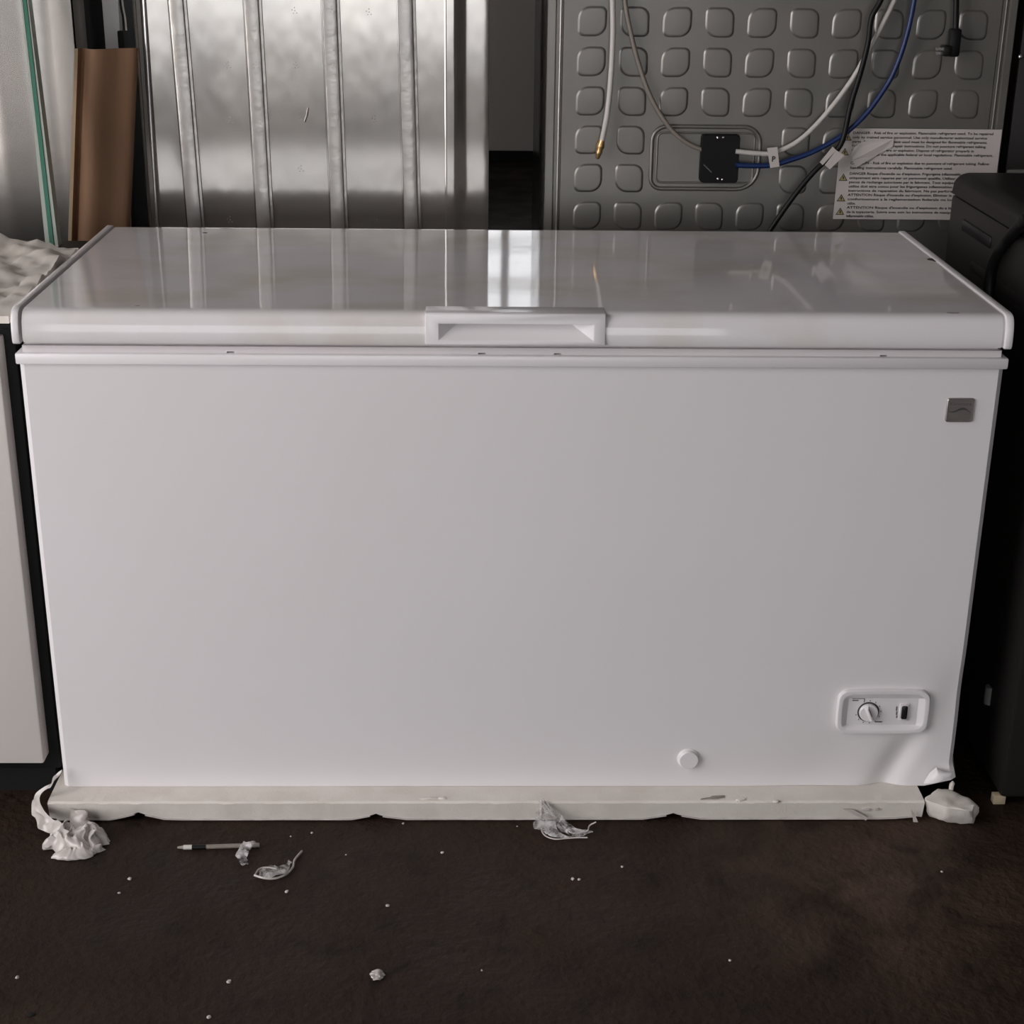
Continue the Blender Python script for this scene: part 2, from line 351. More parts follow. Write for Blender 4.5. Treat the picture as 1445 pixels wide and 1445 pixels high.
# handle: block proud of the lid front with a tapered finger recess
yF = -.0215; zt_, zb_ = .9185, .8685
rL, rR = PY(618.5, 470, yF).x, PY(838.5, 470, yF).x; rt, rb = PY(728, 458.5, yF).z, PY(728, 481.5, yF).z
V = [(hL, yF+.001, zb_), (hR, yF+.001, zb_), (hR, yF+.0055, zt_-.0014), (hL, yF+.0055, zt_-.0014), (rL, yF+.001, rb), (rR, yF+.001, rb), (rR, yF+.004, rt), (rL, yF+.004, rt),
     (rL+.034, yF+.030, rt-.001), (rR-.041, yF+.030, rt-.001), (0, 0, 0), (0, 0, 0),
     (hL, yF+.0085, zt_+.0004), (hR, yF+.0085, zt_+.0004), (hL, .03, zt_+.0004), (hR, .03, zt_+.0004), (hL, .03, zb_), (hR, .03, zb_)]
Fc = [(0, 1, 5, 4), (1, 2, 6, 5), (2, 3, 7, 6), (3, 0, 4, 7), (4, 5, 9, 8), (4, 8, 7), (5, 6, 9), (7, 8, 9, 6),
      (3, 2, 13, 12), (12, 13, 15, 14), (0, 16, 17, 1), (14, 15, 17, 16), (0, 3, 12, 14, 16), (1, 17, 15, 13, 2)]
ren = {k: i for i, k in enumerate(sorted({a for f in Fc for a in f}))}; V = [V[k] for k in sorted(ren)]; Fc = [tuple(ren[a] for a in f) for f in Fc]
hm = link_mesh('handle', V, Fc, M['plastic'], FZ, 25, .0009, 2)
# badge
pb = PY(1354, 578.5, 0); bw, bh = .0435, .040
o2 = [(x*1.0, z) for x, z in rrect(bw, bh, .004, 4)]
BG = loft('badge', [[(pb.x+x*k, y, pb.z+z*k) for x, z in o2] for k, y in ((1.03, .003), (1.03, -.0015), (.97, -.0028), (.93, -.0028), (.92, -.0020))], M['badge'], FZ, smooth=30)
text_obj('lettering', 'Kenmore', .008, (pb.x-.0175, -.0023, pb.z+.0085), M['print'], BG, .0001, width=.035)
sw = catmull([(pb.x-.019, 0, pb.z-.002), (pb.x-.010, 0, pb.z-.0025), (pb.x+.001, 0, pb.z+.0022), (pb.x+.009, 0, pb.z+.0020), (pb.x+.0185, 0, pb.z-.0042)], 6)
n = len(sw); th = [0.0005+.0020*math.sin(math.pi*min(1, i/(n-1)*1.0))**2*(.3+i/(n-1)) for i in range(n)]
link_mesh('swoosh', [(p.x, -.0024, p.z+t) for p, t in zip(sw, th)]+[(p.x, -.0024, p.z-t) for p, t in zip(sw, th)], [(i, i+1, n+i+1, n+i) for i in range(n-1)], M['ink'], BG)
# drain cap
pd = PY(971.5, 1070.5, 0); dd = front_dent(pd.x, pd.z)
loft('drain_cap', [[(pd.x+r*math.cos(a*math.pi/16), y+dd, pd.z+r*math.sin(a*math.pi/16)) for a in range(32)] for r, y in ((.0205, .003), (.0200, -.002), (.0180, -.0035), (.0172, -.0075), (.0160, -.0085))], M['plastic'], FZ, smooth=35)
# control panel
pcx = PY(1245, 1002.5, 0); cw, ch = .1605, .083
out = rrect(cw, ch, .016, 6, .055)
CP = loft('control_panel', [[(pcx.x+x*k, y, pcx.z+z*kz) for x, z in out] for k, kz, y in ((1, 1, .014), (1, 1, -.0005), (.985, .97, -.0030), (.94, .90, -.0034), (.90, .83, -.0028))], M['plastic'], FZ, cap1=False, smooth=40)
V = []
ol = [(pcx.x+x*.90, -.0028, pcx.z+z*.83) for x, z in out]
inn = rrect(.122, .050, .002, 6, .0001)
def rectpt(i, n, w, h, cx, cz):                    # same angular order as the outline
    return None
ip = []
for x, z in out:
    k = max(abs(x)/(.0625), abs(z)/.0265); ip.append((pcx.x+x/k, .0035, pcx.z+z/k-.0015))
loft('control_recess', [ol, ip], M['plastic'], CP, cap0=False, cap1=True, smooth=25)
kp = Vector((PY(1224.5, 1003, .002).x, .0034, PY(1224.5, 1003, .002).z))
circ = lambda r, y, c=kp, n=28: [(c.x+r*math.cos(2*math.pi*a/n), y, c.z+r*math.sin(2*math.pi*a/n)) for a in range(n)]
loft('dial_ring', [circ(.0195, .0034), circ(.0195, .0028), circ(.0165, .0028)], M['ink'], CP, smooth=30)
KN = loft('knob', [circ(.0168, .0034), circ(.0165, -.002), circ(.0155, -.003)], M['plastic'], CP, smooth=30)
R = Matrix.Rotation(math.radians(-25), 3, 'Y')
pv = [(-.0045, -.0025, -.015), (.0045, -.0025, -.015), (.0045, -.0025, .015), (-.0045, -.0025, .015), (-.0015, -.0105, -.013), (.0015, -.0105, -.013), (.0015, -.0105, .013), (-.0015, -.0105, .013)]
link_mesh('grip', [Vector((kp.x, 0, kp.z)) + R @ Vector(p) for p in pv], [(0, 3, 2, 1), (4, 5, 6, 7), (0, 1, 5, 4), (1, 2, 6, 5), (2, 3, 7, 6), (3, 0, 4, 7)], M['plastic'], CP, 20, .001)
pl = [(.0016, -.0108, .0128), (.0028, -.0108, .0128), (.0028, -.0108, -.004), (.0014, -.0108, -.004)]
link_mesh('pointer', [Vector((kp.x, 0, kp.z)) + R @ Vector(p) for p in pl], [(0, 1, 2, 3)], M['ink'], CP)
tk = []
for k in range(11):
    a = math.radians(115+ -k*28)
    c = Vector((kp.x+.0222*math.cos(a), 0, kp.z+.0222*math.sin(a))); tk.append((c.x-.0006, c.x+.0006, .0024, .0034, c.z-.0010, c.z+.0010))
for b_ in tk: box('tick_mark', *b_, M['print'], CP)
pp = lambda u, v: PY(u, v, .003)
mk = []
for (u0, u1, v, t) in ((1202, 1210.5, 986.5, .0009), (1202, 1219, 984, .0004), (1233.5, 1243.5, 1016.5, .0010), (1221, 1226.5, 1022.5, .0007)):
    a, b = pp(u0, v), pp(u1, v); mk.append((a.x, b.x, .0026, .0035, a.z-t, a.z+t))
a = pp(1219, 984); b = pp(1219, 989); mk.append((a.x-.0006, a.x+.0006, .0026, .0035, b.z, a.z))
for v0, v1 in ((995, 1001), (1002, 1007), (1008, 1011)):
    a, b = pp(1264.5, v0), pp(1264.5, v1); mk.append((a.x-.0010, a.x+.0010, .0026, .0035, b.z, a.z))
for b_ in mk: box('printed_mark', *b_, M['print'], CP)
ps = pp(1274.5, 1002.5)
SWF = box('switch_frame', ps.x-.0085, ps.x+.0075, .0005, .004, ps.z-.0165, ps.z+.0165, M['gasket'], CP, .001)
box('switch', ps.x-.0055, ps.x+.0055, -.003, .004, ps.z-.0130, ps.z+.0130, M['black'], CP, .003)
CP.location.y -= .0052
# wear marks on the lid
def patch(name, u, v, w, d, m, rz=0, seed=0):
    c = PZ(u, v, ZL); pts = []
    for k in range(14):
        a = 2*math.pi*k/14; r = 1+.35*noise.noise((math.cos(a)*2+seed, math.sin(a)*2, seed)); pts.append((c.x+w*r*math.cos(a), c.y+d*r*math.sin(a), ZL-.001))
    return prism(name, pts, (0, 0, .0013), m, FZ)
patch('scuff', 289, 328.5, .005, .004, M['chip'], seed=1); patch('scuff', 318, 322.5, .012, .003, M['smudge'], seed=2)
patch('scuff', 1316, 366.5, .010, .012, M['chip'], seed=3); patch('scuff', 1345, 441.5, .011, .0035, M['smudge'], seed=4); patch('scuff', 194, 431.5, .004, .003, M['smudge'], seed=5)

# ------------------------------------------------------------------ foam tray under the freezer
yl = PZ(700, 1131, ZB).y; xr = PZ(1303, 1126, ZB).x; xl = PZ(66, 1133, ZB).x
TR = tag(empty('foam_tray', (0, .33, 0)), 'cream foam packing tray under the white chest freezer', 'packing tray')
arches = [(PY(195, 1160, yl).x, .016, .055), (PY(530, 1160, yl).x, .012, .045), (PY(950, 1160, yl).x, .013, .05), (PY(1290, 1150, yl).x, .006, .06)]
def bot(x):
    z = .0005
    for c, h, w in arches: z = max(z, h*max(0, 1-(abs(x-c)/w)**.7))
    return z
n = 240; V, Fc = [], []
for i in range(n+1):
    x = xl+(xr-xl)*i/n; e = .0016*noise.noise((x*25, 0, 0))+.001*noise.noise((x*90, 3, 0)); b = bot(x)
    if x < xl+.02: b = max(b, .004*(1-(x-xl)/.02))
    V += [(x, yl+.012, b), (x, yl+.006, b+.004), (x, yl+.001+e*.5, .034), (x, yl+e, ZB-.004+e*.6), (x, yl+.004+e, ZB-.0012), (x, yl+.03, ZB-.0006), (x, .72, ZB-.0006), (x, .72, b)]
m = 8
for i in range(n):
    for k in range(m): Fc.append((i*m+k, i*m+(k+1) % m, (i+1)*m+(k+1) % m, (i+1)*m+k))
Fc += [tuple(range(m)), tuple(range(n*m+m-1, n*m-1, -1))]
tr = link_mesh('tray_body', V, Fc, M['foam'], TR, 30)
for i, (u, v, w) in enumerate(((605, 1127, .016), (625, 1126, .008), (1010, 1125, .022), (1045, 1128, .008), (1095, 1131, .006))):
    c = PZ(u, v, ZB); blob('crumbled_patch', [(c, (w, .004, .0022), .1*i)], M['foam'] if i != 2 else M['smudge'], TR, amp=.5, freq=80, seed=i, sub=2)
# long plastic film hem along the bottom of the tray
for (u0, u1) in ((80, 190), (205, 522), (540, 940), (962, 1290)):
    path = [PY(u0+(u1-u0)*k/12, 1157, yl+.004)+Vector((0, 0, .004+bot(PY(u0+(u1-u0)*k/12, 1157, yl).x)*.8-.001)) for k in range(13)]
    for p in path: p.y = yl+.0075; p.z = max(.004, bot(p.x)+.003)
    tube('film_hem', path, .0028, M['wrap'], TR, 6)
for u, v, w, h in ((1222, 1142.5, .014, .0035), (1238, 1142.5, .007, .003)):
    p = PY(u, v, yl-.0012); box('tape_scrap', p.x-w/2, p.x+w/2, yl-.0022, yl+.004, p.z-h/2, p.z+h/2, M['wrap'], TR, .0006)
for poly in (((1190, 1142), (1204, 1142.5), (1225, 1154), (1222, 1158)), ((1286, 1143), (1291, 1149), (1295, 1165), (1288, 1168))):
    pp_ = [PY(u, v, yl-.003) for u, v in poly]
    for p in pp_: p.z = max(p.z, .002)
    prism('hanging_shred', pp_, (0, .0012, 0), M['wrap'], TR, smooth=None)

# broken tray corner
pts = [PZ(u, v, 0.001) for u, v in ((1309, 1152), (1335, 1162), (1373, 1163), (1382, 1148), (1345, 1130), (1315, 1130))]
pts += [PZ(u, v, .047) for u, v in ((1304, 1128), (1338, 1141), (1371, 1144), (1381, 1137), (1364, 1124), (1340, 1112), (1322, 1113))]
bm = bmesh.new()
for p in pts: bm.verts.new(p)
bmesh.ops.convex_hull(bm, input=bm.verts); bmesh.ops.delete(bm, geom=[v for v in bm.verts if not v.link_faces], context='VERTS')
bmesh.ops.triangulate(bm, faces=bm.faces); bmesh.ops.subdivide_edges(bm, edges=bm.edges, cuts=5, use_grid_fill=True)
bmesh.ops.smooth_vert(bm, verts=bm.verts, factor=.5, use_axis_x=True, use_axis_y=True, use_axis_z=True)
for v in bm.verts:
    v.co += Vector((noise.noise(v.co*60), noise.noise(v.co*60+Vector((5, 0, 0))), noise.noise(v.co*60+Vector((0, 5, 0)))))*.0040; v.co.z = max(v.co.z, .0005)
me = bpy.data.meshes.new('foam_chunk'); bm.to_mesh(me); bm.free()
ck = link('foam_chunk', me, M['foam'], None, 45)
tag(ck, 'broken white foam corner piece lying below the bent freezer corner', 'foam')
sp = blob('foam_spike', [(PZ(1343, 1110, .05), (.004, .004, .010), 0)], M['foam'], ck, amp=.5, freq=90, sub=2)

# ------------------------------------------------------------------ white fronted appliance beside the freezer
LA = tag(empty('white_front_appliance', (-1.15, .25, 0)), 'appliance with white front panel and black sides beside the freezer', 'appliance')
ex = PY(62, 1078, -.004).x; zb0 = PY(40, 1078, -.004).z
box('body', -1.48, -.812, .035, .66, .06, .882, M['blackpaint'], LA, .004)
box('front_panel', -1.485, ex, -.004, .036, zb0, .868, M['farwhite'], LA, .004)
box('top_panel', -1.485, -.812, .012, .665, .880, .893, M['blackpaint'], LA, .003)
box('toe_kick', -1.46, -.83, .06, .62, 0, .062, M['dark'], LA)
# crumpled white sheet lying on it
nx, ny = 80, 60; V, Fc = [], []
for j in range(ny+1):
    for i in range(nx+1):
        x = -1.47+(.661)*i/nx; t = j/ny; yb = .47+.02*noise.noise((x*18, 2, 0)); y = .003+(yb-.003)*t
        w = min(1, t*4)*min(1, (x+1.7)*2); q = Vector((x*7, y*7, 1))
        z = .905+.012*t+w*(.026*abs(noise.noise(q))+.018*abs(noise.noise(q*2.6))+.008*abs(noise.noise(q*6.1)))+.010*max(0, t-.8)*5*abs(noise.noise((x*30, 0, 4)))
        if x > -.86: z -= .012*((x+.86)/.05)*t
        V.append((x, y, max(z, .8945)))
for j in range(ny):
    for i in range(nx): a = j*(nx+1)+i; Fc.append((a, a+1, a+nx+2, a+nx+1))
m = len(V); V += [(x, y, .893) for x, y, z in V]; base = list(Fc); Fc += [tuple(reversed([a+m for a in f])) for f in base]
rim = list(range(nx+1))+[j*(nx+1)+nx for j in range(1, ny+1)]+[ny*(nx+1)+i for i in range(nx-1, -1, -1)]+[j*(nx+1) for j in range(ny-1, 0, -1)]
for a, b in zip(rim, rim[1:]+rim[:1]): Fc.append((a, b, b+m, a+m))
tag(link_mesh('packing_sheet', V, Fc, M['sheet'], None, 45), 'crumpled cream packing sheet on top of the white fronted appliance', 'packing sheet')

# ------------------------------------------------------------------ refrigerators in the row behind
YP = .90
def appliance_shell(root, x0, x1, y0, y1, h, side, backmat=None):
    box('cabinet', x0, x1, y0, y1, .02, h, side, root, .004)
    for sx in (x0+.06, x1-.06):
        for sy in (y0+.08, y1-.08): box('foot', sx-.025, sx+.025, sy-.025, sy+.025, 0, .022, M['black'], root)
def profile_panel(name, prof, z0, z1, mat_, parent, lean=0.0, nz=24, thick=.004, zref=1.14):
    V, Fc = [], []; n = len(prof)
    for j in range(nz+1):
        z = z0+(z1-z0)*j/nz
        for pt in prof: V.append((pt[0]+(pt[2] if len(pt) > 2 else lean)*(z-zref), pt[1], z))
    m = len(V); V += [(x, y+thick, z) for x, y, z in V]
    for j in range(nz):
        for i in range(n-1): a = j*n+i; Fc += [(a, a+1, a+n+1, a+n), (a+m, a+n+m, a+n+1+m, a+1+m)]
        a = j*n; Fc += [(a, a+n, a+n+m, a+m)]; a = j*n+n-1; Fc += [(a, a+m, a+n+m, a+n)]
    for i in range(n-1): Fc += [(i, i+m, i+1+m, i+1)]; a = nz*n+i; Fc += [(a, a+1, a+1+m, a+m)]
    return link_mesh(name, V, Fc, mat_, parent, 28)
# ribbed galvanised back
RB = tag(empty('ribbed_refrigerator', (-.4, 1.25, 0)), 'back of a refrigerator in shiny galvanised steel with vertical ribs', 'refrigerator')
xa, xb = PY(196, 160, YP).x, PY(690, 160, YP).x
appliance_shell(RB, xa+.006, xb, YP+.012, 1.62, 1.78, M['farwhite'])
x625 = PY(626, 160, YP).x
prof = [(xa, YP+.012), (xa+.001, YP+.004), (xa+.006, YP-.006), (xa+.013, YP-.011), (xa+.020, YP-.009), (xa+.027, YP-.002), (xa+.033, YP)]
for (u0, u1) in ((237, 264.5), (343, 362), (453, 466.5), (560, 569.5)):
    a, b = PY(u0, 0, YP), PY(u1, 320, YP); ln = (a.x-b.x)/(a.z-b.z); x = a.x+(1.14-a.z)*ln
    prof += [(x-.0016, YP, ln), (x-.0014, YP+.0075, ln), (x+.0022, YP+.0075, ln), (x+.0026, YP, ln)]
L_ = xb-x625
prof += [(x625+.002, YP), (x625+.004, YP-.0012), (x625+.008, YP-.0016), (x625+L_*.22, YP-.0014), (x625+L_*.27, YP-.0006), (x625+L_*.36, YP+.0022), (x625+L_*.45, YP+.0054), (x625+L_*.50, YP+.0062), (x625+L_*.60, YP+.0066), (x625+L_*.75, YP+.0066), (x625+L_*.96, YP+.0066), (xb, YP+.0075), (xb, YP+.012)]
a, b = PY(203, 0, YP-.012), PY(222, 320, YP-.012); d_ = (a-b)/(a.z-b.z)
tube('edge_bead', [b+d_*(.06-b.z), b+d_*(1.75-b.z)], .0042, M['steel'], RB, 8)  # extra tube in brighter steel, added to give the rounded edge its glint
profile_panel('back_panel', prof, .05, 1.76, M['galv'], RB)
for (u0, u1) in ((237, 264.5), (343, 362), (453, 466.5), (560, 569.5)):
    a, b = PY(u0, 0, YP), PY(u1, 320, YP); ln = (a.x-b.x)/(a.z-b.z); x = a.x+(1.14-a.z)*ln; w = .0375
    pr = [(x+.0022, YP+.001), (x+.0022, YP-.0085), (x+.0034, YP-.0098), (x+.0055, YP-.0103), (x+w*.5, YP-.0107), (x+w*.80, YP-.0104), (x+w*.84, YP-.0098), (x+w*.87, YP-.006), (x+w, YP-.0055), (x+w+.001, YP+.001)]
    profile_panel('rib', pr, .06, 1.75, M['rib'], RB, ln, 4, .001)
bm = bmesh.new()
for k in range(5):
    a = k*2*math.pi/5+.4; mt = Matrix.Translation((.006*math.cos(a)*(1 if k else 0), 0, .006*math.sin(a)*(1 if k else 0))) @ Matrix.Diagonal((1, .5, 1, 1))
    bmesh.ops.create_icosphere(bm, subdivisions=1, radius=.0011, matrix=mt)
dots = bpy.data.meshes.new('embossed_mark'); bm.to_mesh(dots); bm.free()
for (u, v, dy) in ((416, 15, 0), (418, 92, 0), (424, 165, 0), (425, 238, 0), (521, 17, 0), (529, 168, 0), (532, 310, 0), (325, 310, 0), (375, 308, 0), (325, 170, 0), (322, 92, 0), (468, 13, .0105), (471, 92, .0105), (474, 165, .0105), (473, 240, .0105), (368, 238, .0105), (361, 92, .0105), (476, 310, .0105)):
    p = PY(u, v, YP-dy); o = link('embossed_mark', dots, M['rib'], RB); o.location = Vector((p.x, YP-dy, p.z)); o.matrix_parent_inverse = world_of(RB).inverted()
# small pressed crease in the sheet
tube('dent', [PY(430, 172, YP+.0005), PY(433, 163, YP-.0006), PY(435, 152, YP+.0005)], .0022, M['rib'], RB, 6)

# dimpled grey back
DR = tag(empty('dimpled_refrigerator', (.55, 1.25, 0)), 'back of a grey refrigerator with pressed dimples and a warning label', 'refrigerator')
xa, xb = PY(770, 160, YP).x, PY(1424, 120, YP).x
appliance_shell(DR, xa, xb, YP+.01, 1.64, 1.78, M['fridgeside'])
prof = [(xa, YP+.012), (xa+.001, YP), (xa+.012, YP-.002), (xa+.017, YP-.002), (xa+.019, YP+.002), (xa+.032, YP+.002), (xa+.034, YP)]
for k in range(1, 12): prof.append((xa+.034+(xb-xa-.068)*k/12, YP))
prof += [(xb-.034, YP), (xb-.032, YP+.002), (xb-.018, YP+.002), (xb-.016, YP-.002), (xb-.003, YP-.002), (xb-.001, YP), (xb, YP+.012)]
profile_panel('back_panel', prof, .05, 1.76, M['fridge'], DR)
for u, r in ((789.5, .0026), (1407, .0016), (1418, .0012)):
    x = PY(u, 120, YP).x; tube('edge_bead', [Vector((x, YP-.0005, .06)), Vector((x, YP-.0005, 1.75))], r, M['rib'] if u < 800 else M['fridge'], DR, 8)
def dimple_mesh(par):
    s = .061; big, sm = .026, .0125; rs = [big, sm, big, sm] if par == 0 else [sm, big*.8, sm, big]
    V, Fc = [], []; loops = []
    for k, y in ((1.0, .0003), (.96, -.0004), (.91, -.0018), (.865, -.0025), (.80, -.0026)):
        o = rrect(s*k, s*k, [r*k for r in rs], 5); n = len(o); loops.append(n); V += [(x, y, z) for x, z in o]
    for i in range(4):
        for k in range(n): Fc.append((i*n+k, i*n+(k+1) % n, (i+1)*n+(k+1) % n, (i+1)*n+k))
    Fc.append(tuple(range(5*n-1, 4*n-1, -1)))
    me = bpy.data.meshes.new('dimple'); me.from_pydata(V, [], Fc)
    bm = bmesh.new(); bm.from_mesh(me); bmesh.ops.recalc_face_normals(bm, faces=bm.faces)
    if sum(f.normal.y for f in bm.faces if abs(f.normal.y) > .9) > 0: bmesh.ops.reverse_faces(bm, faces=bm.faces)
    bm.to_mesh(me); bm.free(); me.materials.append(M['fridge'])
    me.polygons.foreach_set('use_smooth', [True]*len(me.polygons)); return me
dm = [dimple_mesh(0), dimple_mesh(1)]
c0 = PY(836, 30, YP); xp = (PY(836+59.8*9, 30, YP).x-c0.x)/9; zp = (c0.z-PY(829, 304, YP).z)/5
for i in range(10):
    for r in range(-6, 6):
        if i in (2, 3, 4) and r in (3, 4): continue
        z = c0.z-zp*r
        if z > 1.72: continue
        o = link('dimple', dm[i % 2], M['fridge'], DR); o.location = (c0.x+xp*i, YP, z); o.matrix_parent_inverse = world_of(DR).inverted()
# access pocket
a, b = PY(921, 178, YP), PY(1068, 267, YP); pw, ph = b.x-a.x, a.z-b.z; pcn = Vector(((a.x+b.x)/2, YP, (a.z+b.z)/2))
for sc, r, dy in ((1, .0045, -.001), (.90, .0022, -.0005)):
    o = rrect(pw*sc, ph*(sc if sc == 1 else .80), [.030*sc, .035*sc, .045*sc, .022*sc] if sc == 1 else [.012]*4, 6)
    tube('pocket_rim', [pcn+Vector((x, dy, z)) for x, z in o], r, M['fridge'], DR, 8, True)
a, b = PY(991, 190, YP-.02), PY(1041, 258.5, YP-.02); jw, jh = b.x-a.x, a.z-b.z; jc = Vector(((a.x+b.x)/2, 0, (a.z+b.z)/2))
o = [(x, z) for x, z in rrect(jw, jh, .007, 2)]
JB = loft('junction_cover', [[(jc.x+x*k, y, jc.z+z*k) for x, z in o] for k, y in ((1, YP+.002), (1, YP-.018), (.96, YP-.021))], M['dark'], DR, smooth=30)
for u, v in ((1013, 194.5), (1021, 194), (1013.5, 252.5), (1019.5, 253)):
    p = PY(u, v, YP-.0215); blob('clip', [(p, (.0026, .001, .0022), 0)], M['steel'], JB, amp=.5, freq=300, seed=u, sub=2)
p, q = PY(993, 232, YP-.0213), PY(1004, 243, YP-.0213); tube('scratch', [p, q], .0012, M['grey'], JB, 5)
# warning label
YLb = YP-.0065
tl, trr, bl, br = PY(1187.5, 181, YLb), PY(1417, 181.5, YLb), PY(1174, 309, YLb), PY(1401, 309, YLb)
lx0, lx1, lz1, lz0 = (tl.x+bl.x)/2, trr.x-.004, tl.z, bl.z
cut = PY(1206, 200, YLb); lv = [Vector((lx0, 0, lz0)), Vector((lx1, 0, lz0)), Vector((lx1, 0, lz1)), Vector((cut.x-.006, 0, lz1)), Vector((lx0+.002, 0, PY(1186, 214, YLb).z))]
for p in lv: p.y = YLb
LB = prism('warning_label', lv, (0, .0008, 0), M['paper'], DR, smooth=None)
EN = ['DANGER - Risk of fire or explosion. Flammable refrigerant used. To be repaired', 'only by trained service personnel. Use only manufacturer authorized service',
 'parts. Any repair equipment used must be designed for flammable refrigerants.', 'Follow all manufacturer repair instructions. Do not puncture refrigerant tubing.',
 'CAUTION - Risk of fire or explosion. Dispose of refrigerator properly in', 'accordance with the applicable federal or local regulations. Flammable refrigerant.',
 '', 'CAUTION - Risk of fire or explosion due to puncture of refrigerant tubing. Follow', 'handling instructions carefully. Flammable refrigerant used.']
FR = ["DANGER Risque d'incendie ou d'explosion. Frigorigene inflammable utilise. Doit etre", "uniquement etre reparee par un personnel qualifie. Utiliser seulement les", 'pieces de rechange autorisees par le fabricant. Tout equipement de reparation', 'utilise doit etre concu pour les frigorigenes inflammables. Suivre toutes les',
 'instructions de reparation du fabricant. Ne pas perforer la tuyauterie.', "ATTENTION Risque d'incendie ou d'explosion. Eliminer le refrigerateur", 'conformement a la reglementation federale ou locale. Frigorigene', 'utilise.',
 "ATTENTION Risque d'incendie ou d'explosion du a la perforation", 'de la tuyauterie. Suivre avec soin les instructions de manipulation. Frigorigene', 'inflammable utilise.']
vs = [187, 193.2, 199.3, 205.3, 211.5, 217.5, None, 229.5, 236.3, 244.5, 250.5, 256.5, 262.5, 268.5, 274.5, 280.5, 286.5, 292.3, 298.5, 304.3]
wpx = [200, 192, 193, 192, 175, 203, 0, 199, 147, 200, 190, 200, 196, 190, 185, 200, 12, 185, 200, 40]
for t, v, w in zip(EN+FR, vs, wpx):
    if v is None or not t: continue
    u0 = 1203.5-(v-187)*.083; p = PY(u0, v+2.0, YLb-.0006)
    text_obj('text_line', t, .0074, (p.x, YLb-.0006, p.z), M['ink'], LB, .00016, width=min(w/FPX*3.33*.985, lx1-.004-p.x))
for u, v in ((1196, 193), (1192, 214), (1190, 250), (1187, 279), (1185.5, 298)):
    p = PY(u, v, YLb-.0006); h = .0078; w = .0095
    T = link_mesh('warning_triangle', [(p.x-w, YLb-.0006, p.z-h), (p.x+w, YLb-.0006, p.z-h), (p.x, YLb-.0006, p.z+h), (p.x-w*.72, YLb-.001, p.z-h*.78), (p.x+w*.72, YLb-.001, p.z-h*.78), (p.x, YLb-.001, p.z+h*.62),
        (p.x-.0013, YLb-.0014, p.z-h*.55), (p.x+.0013, YLb-.0014, p.z-h*.55), (p.x+.0016, YLb-.0014, p.z+h*.25), (p.x-.0016, YLb-.0014, p.z+h*.25)], [(0, 1, 2), (3, 4, 5), (6, 7, 8, 9)], M['ink'], LB)
    T.data.materials.append(M['yellow']); T.data.polygons[1].material_index = 1
fl = [PY(u, v, YLb-.004) for u, v in ((1217, 200), (1262, 195.5), (1260, 207), (1239.5, 218), (1207, 235.5), (1202, 226), (1197, 222), (1205, 208))]
for i, p in enumerate(fl): p.y = YLb-.003-.007*(i in (4, 5, 6))
prism('peeled_flap', fl, (0, .0008, 0), M['paper2'], LB, smooth=None)
# tubes and cords on the fridge back
def curve(uv, y, n=8): return catmull([PY(u, v, y) for u, v in uv], n)
up = lambda uv, du, dz: [(uv[0][0]+du, uv[0][1]-dz)]+uv
w_uv = [(1038, 213.5), (1062, 216), (1087, 217), (1100, 213), (1125, 200), (1150, 178), (1180, 143), (1205, 108), (1222, 78), (1240, 45), (1262, 0), (1290, -70), (1300, -160)]
b_uv = [(1038, 233), (1065, 234), (1090, 233), (1115, 226), (1150, 213), (1190, 190), (1220, 163), (1245, 130), (1262, 100), (1278, 55), (1290, 0), (1300, -80), (1303, -160)]
g_uv = [(878, -160), (879, -60), (882, 0), (890, 45), (903, 95), (920, 140), (945, 180), (970, 202), (993, 212)]
t_uv = [(862, -160), (863, -60), (864.5, 0), (865, 50), (862, 110), (857, 160), (849, 202)]
k_uv = [(1268, -160), (1258, -40), (1243, 0), (1230, 25), (1225, 60), (1215, 100), (1200, 150), (1190, 195), (1178, 215), (1150, 241), (1120, 277), (1086, 326), (1060, 370)]
WL = tube('white_water_line', curve(w_uv, YP-.020), .0052, M['tubew'], DR)
tube('blue_water_line', curve(b_uv, YP-.026), .0055, M['tubeb'], DR)
tube('grey_water_line', curve(g_uv, YP-.014), .0046, M['tubeg'], DR)
TW = tube('short_water_line', curve(t_uv, YP-.022), .0058, M['tubew'], DR)
p, q = PY(849.5, 198, YP-.022), PY(843, 224, YP-.022)
tube('brass_fitting', [p.lerp(q, k/8) for k in range(9)], lambda t: [.0066, .0066, .0082, .0082, .006, .0074, .0058, .005, .003][int(round(t*8))], M['brass'], TW, 12)
PC = tube('power_cord', curve(k_uv, YP-.036), .0058, M['cable'], DR)
for poly in (((1175, 207), (1180, 212), (1161, 233), (1157, 229)), ((1180, 212), (1192, 219), (1171, 239), (1164, 233))):
    prism('cord_tag', [PY(u, v, YP-.044) for u, v in poly], (0, .0015, 0), M['paper2'], PC, smooth=None)
tg = [PY(u, v, YP-.034) for u, v in ((1082.5, 209), (1097, 207.5), (1100, 235), (1087, 237))]
TG = prism('line_tag', tg, (0, .0015, 0), M['paper2'], DR, smooth=None)
p = PY(1088.5, 228, YP-.035); text_obj('tag_letter', 'P', .016, (p.x, YP-.0352, p.z), M['ink'], TG, .0004)
PL = tube('plug_cord', curve([(1352, -160), (1350, -40), (1349.5, 0), (1348.5, 42)], YP-.022), .0062, M['cable'], DR)
a, b = PY(1338.5, 40, YP-.022), PY(1352.5, 80, YP-.022)
PG = box('plug', a.x+.003, b.x, YP-.032, YP-.008, b.z, a.z, M['cable'], PL, .005)
a, b = PY(1330, 64, YP-.022), PY(1341, 79, YP-.022)
box('plug_face', a.x, b.x, YP-.034, YP-.006, b.z, a.z, M['cable'], PL, .003)
